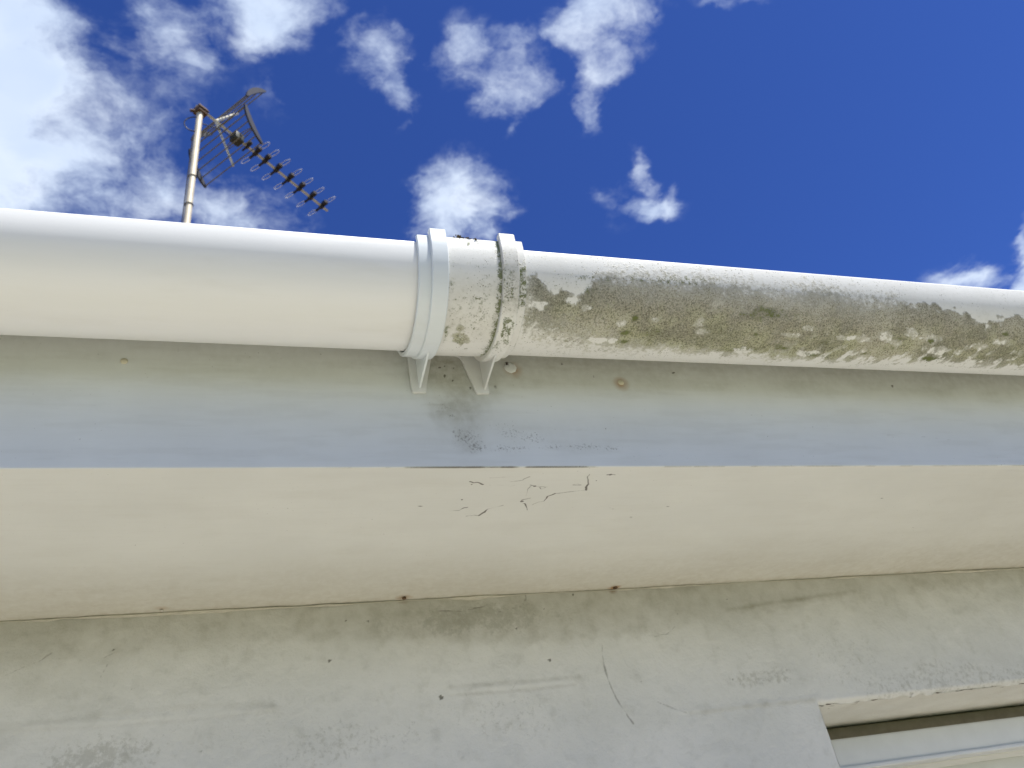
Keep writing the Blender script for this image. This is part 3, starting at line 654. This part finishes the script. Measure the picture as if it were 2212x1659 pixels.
link('gutter', gutter_mesh('gutter', lines((.228, .83, .0011), (.83, 1.2, .02), (1.2, 6.9, .6)), RG, attrs=True), M['old'],
     label='weathered white gutter length covered in grey and green algae right of the joint', cat='gutter')

# ------------------------------------------------------------------ the joint bracket between them
union = empty('gutter_union', (.194, YF, ZC), 'white plastic gutter joint bracket with two raised straps screwed to the fascia', 'gutter bracket')
def upart(name, me, mt, **kw):
    o = link(name, me, mt, union, **kw); o.location = -Vector(union.location); return o
def arc_band(name, x0, x1, rin, rout, ztop, flare=0.0, nx=10, nph=90, attr_fn=None, ch=.0007, right_bulge=0.0):
    ph = np.linspace(0, math.pi, nph); base = [(-1, p) for p in ()]
    prof = []                                   # (kind, phi or height)
    for q in np.linspace(1, .12, 5): prof.append((0.0, q))
    for p in ph: prof.append((p, 0.0))
    prof.append((math.pi, .6))
    xo = np.linspace(x0 + ch, x1 - ch, nx)
    sec = [(x0, rin), (x0, rout - ch)] + [(x, rout) for x in xo] + [(x1, rout - ch), (x1, rin)]
    V = []; T = []; X = []
    for p, q in prof:
        ext = q * (ztop - ZC)
        fl = flare * math.sin(min(p, math.pi / 2)) ** 2
        for x, r in sec:
            rr = r + (fl if r > rin + 1e-6 else fl * .6)
            y = YC - rr * math.cos(p); z = ZC - rr * math.sin(p) - .0012 + ext + (0 if q == 0 else .0012)
            V.append((x, min(y, YF - .0004), z)); T.append(p); X.append(x)
    n = len(sec); F = []
    for k in range(len(prof) - 1):
        for i in range(n): F.append((k * n + i, k * n + (i + 1) % n, (k + 1) * n + (i + 1) % n, (k + 1) * n + i))
    F.append(tuple(range(n))); F.append(tuple((len(prof) - 1) * n + i for i in range(n)))
    X = np.array(X); PH = np.array(T); TT = t_of(PH); at = None
    if attr_fn:
        top = np.array([q for p, q in prof for _ in sec]); at = attr_fn(X, TT - top * .03)
    return mesh_from(name, V, F, sharp=32, attrs=at)
def z1(px, py):                                # a reading on the joint -> x along the gutter, t down it
    x3 = 1240 + px * .3618; y3 = 700 + py * .3618
    lip = 667 + x3 * .0805 - 5; bot = 1130 + (x3 - 1667) * .0428 + 12
    t = (y3 - lip) / (bot - lip); phi_ = math.asin(min(1, max(-1, t * (1 + math.sin(TH)) - math.sin(TH)))) + TH
    d = look_dir(x3 * .6777, y3 * .6777); y = YC - .059 * math.cos(phi_); return d.x * y / d.y, t
def body_attr(x, t):
    S = 0 * x; G = 0 * x; D = 0 * x
    def add(A, px, py, rx, rt, a, f=220):
        cx, ct = z1(px, py); d = np.hypot((x - cx) / rx, (t - ct) / rt) + (fbm(x, t * .15, f, 3, px * .1) - .5) * 1.2
        return np.maximum(A, a * np.clip(1.4 - d, 0, 1))
    for px, py, rx, rt, a in ((620,930,.004,.035,.7),(600,1000,.005,.06,.75),(650,1020,.0065,.06,.8),(630,1060,.005,.035,.7)): S = add(S, px, py, rx, rt, a); G = add(G, px, py, .01, .1, 1)
    for px, py, rx, rt, a in ((640,1065,.002,.02,.6),(610,1050,.002,.02,.5),(550,570,.002,.02,.5),(560,610,.0015,.02,.4),(800,680,.0016,.015,.5),(715,900,.0013,.012,.6),(740,930,.003,.02,.35),(850,860,.003,.03,.35),(880,490,.002,.02,.35),(670,1115,.002,.01,.55),(770,1020,.001,.01,.5),(500,950,.0016,.06,.5),(505,1000,.0012,.05,.4),
                              (700,225,.0018,.02,.7),(785,220,.0016,.02,.7),(520,520,.001,.1,.3),(640,800,.016,.2,.16),(760,820,.014,.22,.22),(850,700,.008,.3,.2),(560,640,.006,.2,.14),(700,400,.02,.15,.06)): D = add(D, px, py, rx, rt, a)
    # grime packed against the right strap
    e = np.clip((x - .2115) / .007, 0, 1); D = np.maximum(D, 1.1 * e ** 1.3 * (.35 + .75 * fbm(x, t * .2, 120, 3, 6)) * sstep(.0, .08, t + .1)); G = np.maximum(G, e)
    S = np.maximum(S, .36 * e ** 2 * fbm(x, t * .2, 80, 3, 16))
    e2 = np.clip((.1745 - x) / .0016, 0, 1); D = np.maximum(D, .45 * e2 * fbm(x, t * .2, 120, 3, 9))
    H = .6 * sstep(.18, .4, t) * sstep(.92, .7, t) * (.4 + .8 * fbm(x, t * .12, 60, 3)) + .05
    return {'stain': S, 'green': G, 'spot': D, 'haze': H}
def strap_attr(x, t):
    S = .25 * sstep(.2, .35, t) * sstep(.58, .5, t) + .18 * fbm(x, t * .2, 90, 3); G = 0 * x + .5; D = 0 * x
    for px, py, rx, rt, a in ((1020,850,.0050,.025,.75),(1000,910,.0018,.07,.8),(1022,930,.0015,.09,.7),(1045,930,.0018,.08,.8),(1075,880,.0016,.05,.7),(985,970,.0012,.02,1.0),(1030,1000,.003,.05,.5),(940,1040,.003,.04,.5),(1050,550,.004,.12,.5),(1070,650,.003,.05,.55),(1000,480,.005,.06,.42),(1040,600,.006,.14,.45),(1045,770,.003,.02,.4)):
        cx, ct = z1(px, py); d = np.hypot((x - cx) / rx, (t - ct) / rt) + (fbm(x, t * .15, 240, 3, px * .1) - .5) * 1.2; D = np.maximum(D, a * np.clip(1.4 - d, 0, 1))
    H = .85 * sstep(-.1, .2, t) * sstep(.62, .5, t) + .12
    D = np.maximum(D, .16 * fbm(x, t * .3, 150, 2))
    return {'stain': S, 'green': G, 'spot': D, 'haze': H}
def band_attr(x, t):
    c = sstep(.05, .22, t) * sstep(.58, .45, t); e = np.clip((.2368 - x) / .0030, 0, 1)
    D = 1.15 * c * np.maximum(e, .9 * fbm(x, t * .3, 150, 3)) + .5 * sstep(.60, .64, t) * sstep(.80, .72, t) * e + .10 * fbm(x, t * .2, 150, 3)
    rim = np.clip((x - .2398) / .0010, 0, 1); D = np.maximum(D, .55 * rim * sstep(.52, .7, t) * sstep(.35, .6, fbm(x, t * .2, 150, 3, 3)))
    return {'stain': .3 * c, 'green': .8 * c + .2, 'spot': D, 'haze': .6 * c + .2}
upart('union_body', arc_band('union_body', .1590, .2325, .0555, .0587, .5157 + EYE, nx=66, nph=150, attr_fn=body_attr), M['old'])
upart('end_socket', arc_band('end_socket', .1475, .1592, .0563, .0592, .5152 + EYE, flare=.0022), M['cool'], label='clean left socket of the joint')
upart('end_socket', arc_band('end_socket', .2330, .2412, .0563, .0590, .5172 + EYE, flare=.0004, nx=16, nph=150, attr_fn=band_attr), M['old'], label='right socket of the joint stained with green algae')
upart('strap', arc_band('strap', .1582, .1725, .057, .0625, .5207 + EYE, flare=.0006), M['cool'], label='clean skylit bluish white raised strap')
upart('strap', arc_band('strap', .2192, .2338, .057, .0625, .5218 + EYE, flare=.0004, nx=20, nph=150, attr_fn=strap_attr), M['old'], label='dirty raised strap with green algae streaks')
# backplate with two feet
PZ = EYE
bp = [(.1563, .53), (.1574, .440), (.1580, .4366), (.1590, .4360), (.1698, .4359), (.1706, .4368), (.1716, .4440), (.1795, .4760), (.1808, .4784), (.1830, .4792),
      (.2030, .4795), (.2060, .4784), (.2080, .4755), (.2169, .4385), (.2177, .4370), (.2190, .4364), (.2290, .4366), (.2298, .4378), (.2310, .53)]
upart('backplate', prism_mesh('backplate', [(u, v + PZ) for u, v in bp], lambda u, v, t: (u, t, v), YF - .0034, YF - .0002, .0005), M['plate'])
def gusset(xc, mt, lab):
    rr = .0636; a0, a1 = R_(34), R_(62)
    poly = []
    for a in np.linspace(a0, a1, 9):
        r_ = .0615 + (.0024) * (a - a0) / (a1 - a0); poly.append((YC - r_ * math.cos(a), ZC - r_ * math.sin(a)))
    poly.append((YF - .0052, .4412 + EYE)); poly.append((YF - .0020, .4395 + EYE)); poly.append((YF - .0020, ZC - .02))
    for a in np.linspace(R_(120), R_(40), 9): poly.append((YC - .0575 * math.cos(a), ZC - .0575 * math.sin(a)))
    upart('gusset', prism_mesh('gusset', poly, lambda u, v, t: (t, u, v), xc - .0010, xc + .0010, .0004), mt, label=lab)
gusset(.1652, M['cool'], 'clean triangular gusset under the left strap')
gusset(.2258, M['plate'], 'triangular gusset with a dirty foot under the right strap')

# ------------------------------------------------------------------ debris
def clump(name, cx, cz, wx_, hz_, n, mt, label, cat, lay=0, fl=False):
    bm = bmesh.new()
    for k in range(n):
        c = Vector((cx + random.gauss(0, wx_ / 2.4), YC - .0575 + random.uniform(-.001, .006), cz + abs(random.gauss(0, hz_ / 2)) - .0008))
        r = bmesh.ops.create_icosphere(bm, subdivisions=1, radius=random.uniform(.0006, .0013))
        rot = Matrix.Rotation(random.uniform(0, 6), 3, Vector((random.random(), random.random(), random.random())).normalized())
        for v in r['verts']: v.co = c + rot @ Vector((v.co.x * random.uniform(.7, 2.6), v.co.y, v.co.z * random.uniform(.4, 1.0)))
    me = bpy.data.meshes.new(name); bm.to_mesh(me); bm.free()
    return link(name, me, mt, None, label, cat, kind='stuff')
clump('moss_clump', .1875, .5164 + EYE, .0070, .0034, 110, M['moss'], 'brown crumbly moss lodged on the top edge of the gutter joint', 'moss')
clump('moss_clump', .1990, .5160 + EYE, .0070, .0014, 60, M['moss'], 'thin dark strip of moss right of the brown clump on the joint', 'moss')
# small insect on the large screw cap
bug = empty('insect', (.2515, YF - .004, .4705 + EYE), 'tiny dark insect sitting on the large screw cap beside the bracket', 'insect')
bm = bmesh.new()
for (ox, oz, r, s) in ((0, 0, .0011, 1.5), (-.0003, .0016, .0007, 1.1), (.0012, .0020, .0004, 1.0)):
    q = bmesh.ops.create_icosphere(bm, subdivisions=2, radius=r)
    for v in q['verts']: v.co = Vector((v.co.x + ox, v.co.y * .8, v.co.z * s + oz))
me = bpy.data.meshes.new('body'); bm.to_mesh(me); bm.free(); link('body', me, M['bugm'], bug)
for s in (-1, 1):
    for k in (-1, 0, 1):
        link('leg', tube_mesh('leg', [(0, 0, k * .0006), (s * .0014, -.0007, k * .0011), (s * .0023, .0016, k * .0019)], .00014, 5), M['bugm'], bug)

# ------------------------------------------------------------------ television aerial on the roof
A0 = Vector((-0.09362, 3.39871, 4.29964 + EYE)); AZ = math.atan2(.63607822, .77162458)
aer = empty('television_aerial', A0, 'old television aerial with grid reflector and row of wire directors on a pale pole', 'aerial')
aer.rotation_euler = (0, 0, AZ)
SL = -.055                                     # the boom sags slightly towards its tip
def bp_(t, s=0.0, z=0.0): return Vector((t, -s, z + SL * t))
inv = Matrix.Rotation(-AZ, 4, 'Z')
def apart(name, me, mt, parent=None, **kw): return link(name, me, mt, parent or aer, **kw)
# pole (vertical, a little off plumb)
mt_ = bp_(-.108) + Vector((0, 0, -.018))
low = inv @ Vector((-.062, 0, -1.86)); pole_b = mt_ + low
pole = apart('pole', tube_mesh('pole', [pole_b, mt_ + low * .5, mt_], .0178, 20), M['galv'])
def along(f): return mt_ + low * f
for f in (.30, .415, .52):
    apart('cable_tie', tube_mesh('cable_tie', [along(f) + Vector((.0205 * math.cos(a), .0205 * math.sin(a), 0)) for a in np.linspace(0, 2 * math.pi, 16, endpoint=False)], .0022, 5, True), M['black'])
apart('roof_bracket', box_mesh('roof_bracket', pole_b + Vector((-.06, -.06, -.01)), pole_b + Vector((.06, .06, .02)), .004), M['rust'])
apart('boom', tube_mesh('boom', [bp_(-.135), bp_(.9)], .0095, 4, flat=1), M['alu'])
cl_ = apart('clamp', box_mesh('clamp', mt_ + Vector((-.028, -.028, -.030)), mt_ + Vector((.034, .028, .020)), .005), M['rust'])
link('bolt', tube_mesh('bolt', [mt_ + Vector((-.045, .03, -.014)), mt_ + Vector((-.02, .012, -.012))], .009, 8), M['rust'], cl_)
link('bolt', tube_mesh('bolt', [mt_ + Vector((-.035, -.03, -.004)), mt_ + Vector((.036, -.03, -.004))], .005, 8), M['rust'], cl_)
HWD = .235
for sg, (ta, za), (tb, zb) in ((-1, (.010, -.045), (.135, -.265)), (1, (.020, .045), (.160, .235))):
    nrm = Vector((zb - za, 0, -(tb - ta))).normalized() * (-.018 * sg)
    def pt(f, s):
        b = 4 * f * (1 - f); return bp_(ta + (tb - ta) * f, s, za + (zb - za) * f) + nrm * b
    for f in np.linspace(.03, .97, 6):
        apart('reflector_bar', tube_mesh('reflector_bar', [pt(f, -HWD), pt(f, HWD)], .0040, 6), M['wire'])
    for s in (-HWD, HWD):
        fs = np.linspace(0, 1, 9); P_ = [pt(f, s) for f in fs]
        bm = bmesh.new(); rows = []
        for f, p in zip(fs, P_):
            hw = .005 + .0125 * (4 * f * (1 - f)) ** .6
            tg = Vector((tb - ta, 0, zb - za)).normalized(); nn = Vector((tg.z, 0, -tg.x))
            rows.append([bm.verts.new(p + nn * a * hw + Vector((0, b * .006, 0))) for a, b in ((-1, -1), (1, -1), (1, 1), (-1, 1))])
        for r0, r1 in zip(rows[:-1], rows[1:]):
            for i in range(4): bm.faces.new((r0[i], r0[(i + 1) % 4], r1[(i + 1) % 4], r1[i]))
        bm.faces.new(rows[0]); bm.faces.new(rows[-1][::-1]); bmesh.ops.recalc_face_normals(bm, faces=bm.faces)
        me = bpy.data.meshes.new('end_plate'); bm.to_mesh(me); bm.free(); apart('end_plate', me, M['black'])
    apart('reflector_arm', tube_mesh('reflector_arm', [bp_(0.0, 0, 0), bp_(tb, 0, zb)], .0085, 4), M['alu'])
dip = apart('dipole_box', box_mesh('dipole_box', bp_(.155) + Vector((-.034, -.030, -.036)), bp_(.155) + Vector((.034, .030, .026)), .010, 3), M['dipole'])
link('lid', box_mesh('lid', bp_(.155) + Vector((-.028, -.024, .026)), bp_(.155) + Vector((.028, .024, .034)), .003), M['black'], dip)
apart('dipole_loop', tube_mesh('dipole_loop', [bp_(.17 + .018 * math.sin(a), .115 * math.cos(a), .01) for a in np.linspace(0, 2 * math.pi, 32, endpoint=False)], .0028, 6, True), M['wire'])
# directors: one built, the rest copied
def clip_mesh():
    bm = bmesh.new()
    def bx(lo, hi, rot=0):
        q = bmesh.ops.create_cube(bm, size=1)
        for v in q['verts']: v.co = Vector([lo[k] + (v.co[k] + .5) * (hi[k] - lo[k]) for k in range(3)])
    bx((-.013, -.014, -.013), (.013, .014, .014)); bx((-.014, -.046, -.004), (.014, -.0141, .020)); bx((-.006, .0141, -.012), (.007, .052, .001))
    bx((-.010, -.052, .000), (.006, -.0461, .012))
    bmesh.ops.bevel(bm, geom=bm.edges[:], offset=.002, segments=1, affect='EDGES')
    me = bpy.data.meshes.new('director'); bm.to_mesh(me); bm.free(); return me
d0 = apart('director', clip_mesh(), M['black']); d0.location = bp_(.296)
loops = []
for s in (-1, 1):
    lp = tube_mesh('wire_loop', [(.019 * math.sin(a), s * (.082 + .036 * math.cos(a)), .012 * math.sin(a)) for a in np.linspace(0, 2 * math.pi, 28, endpoint=False)], .0020, 6, True)
    loops.append(link('wire_loop', lp, M['loop'], d0))
for t in (.365, .455, .553, .647, .744, .842):
    c = d0.copy(); C.objects.link(c); c.location = bp_(t + .005); c.parent = aer
    for lp in loops:
        q = lp.copy(); C.objects.link(q); q.parent = c
c = d0.copy(); C.objects.link(c); c.location = bp_(.232); c.parent = aer; c.scale = (.8, .8, .8)
# cable: loops out behind the pole and back, then from the dipole
cb = []
for k in range(17):
    a = math.pi * (1.5 + (k / 16)); cb.append(inv @ Vector((-.018 - .065 * math.cos(a + math.pi / 2) * -1 * 1, .012, -.02)) )
cb = []
for k in range(21):
    a = R_(80 + 200 * k / 20); wx2 = -.012 + .060 * math.cos(a); wz2 = -.135 + .062 * math.sin(a)
    cb.append(mt_ + inv @ Vector((wx2 - .006, -.01, wz2)))
cb.append(along(.125) + inv @ Vector((-.022, -.006, 0))); 
for f in (.3, .45, .6, .9): cb.append(along(f) + inv @ Vector((-.0225, -.008, 0)))
apart('cable', tube_mesh('cable', cb, .0034, 6), M['black'])
apart('cable', tube_mesh('cable', [bp_(.14, 0, -.034), bp_(.09, .0, -.030), bp_(.03, .01, -.05), bp_(-.04, 0, -.085), mt_ + Vector((.01, 0, -.10))], .0030, 6), M['black'])
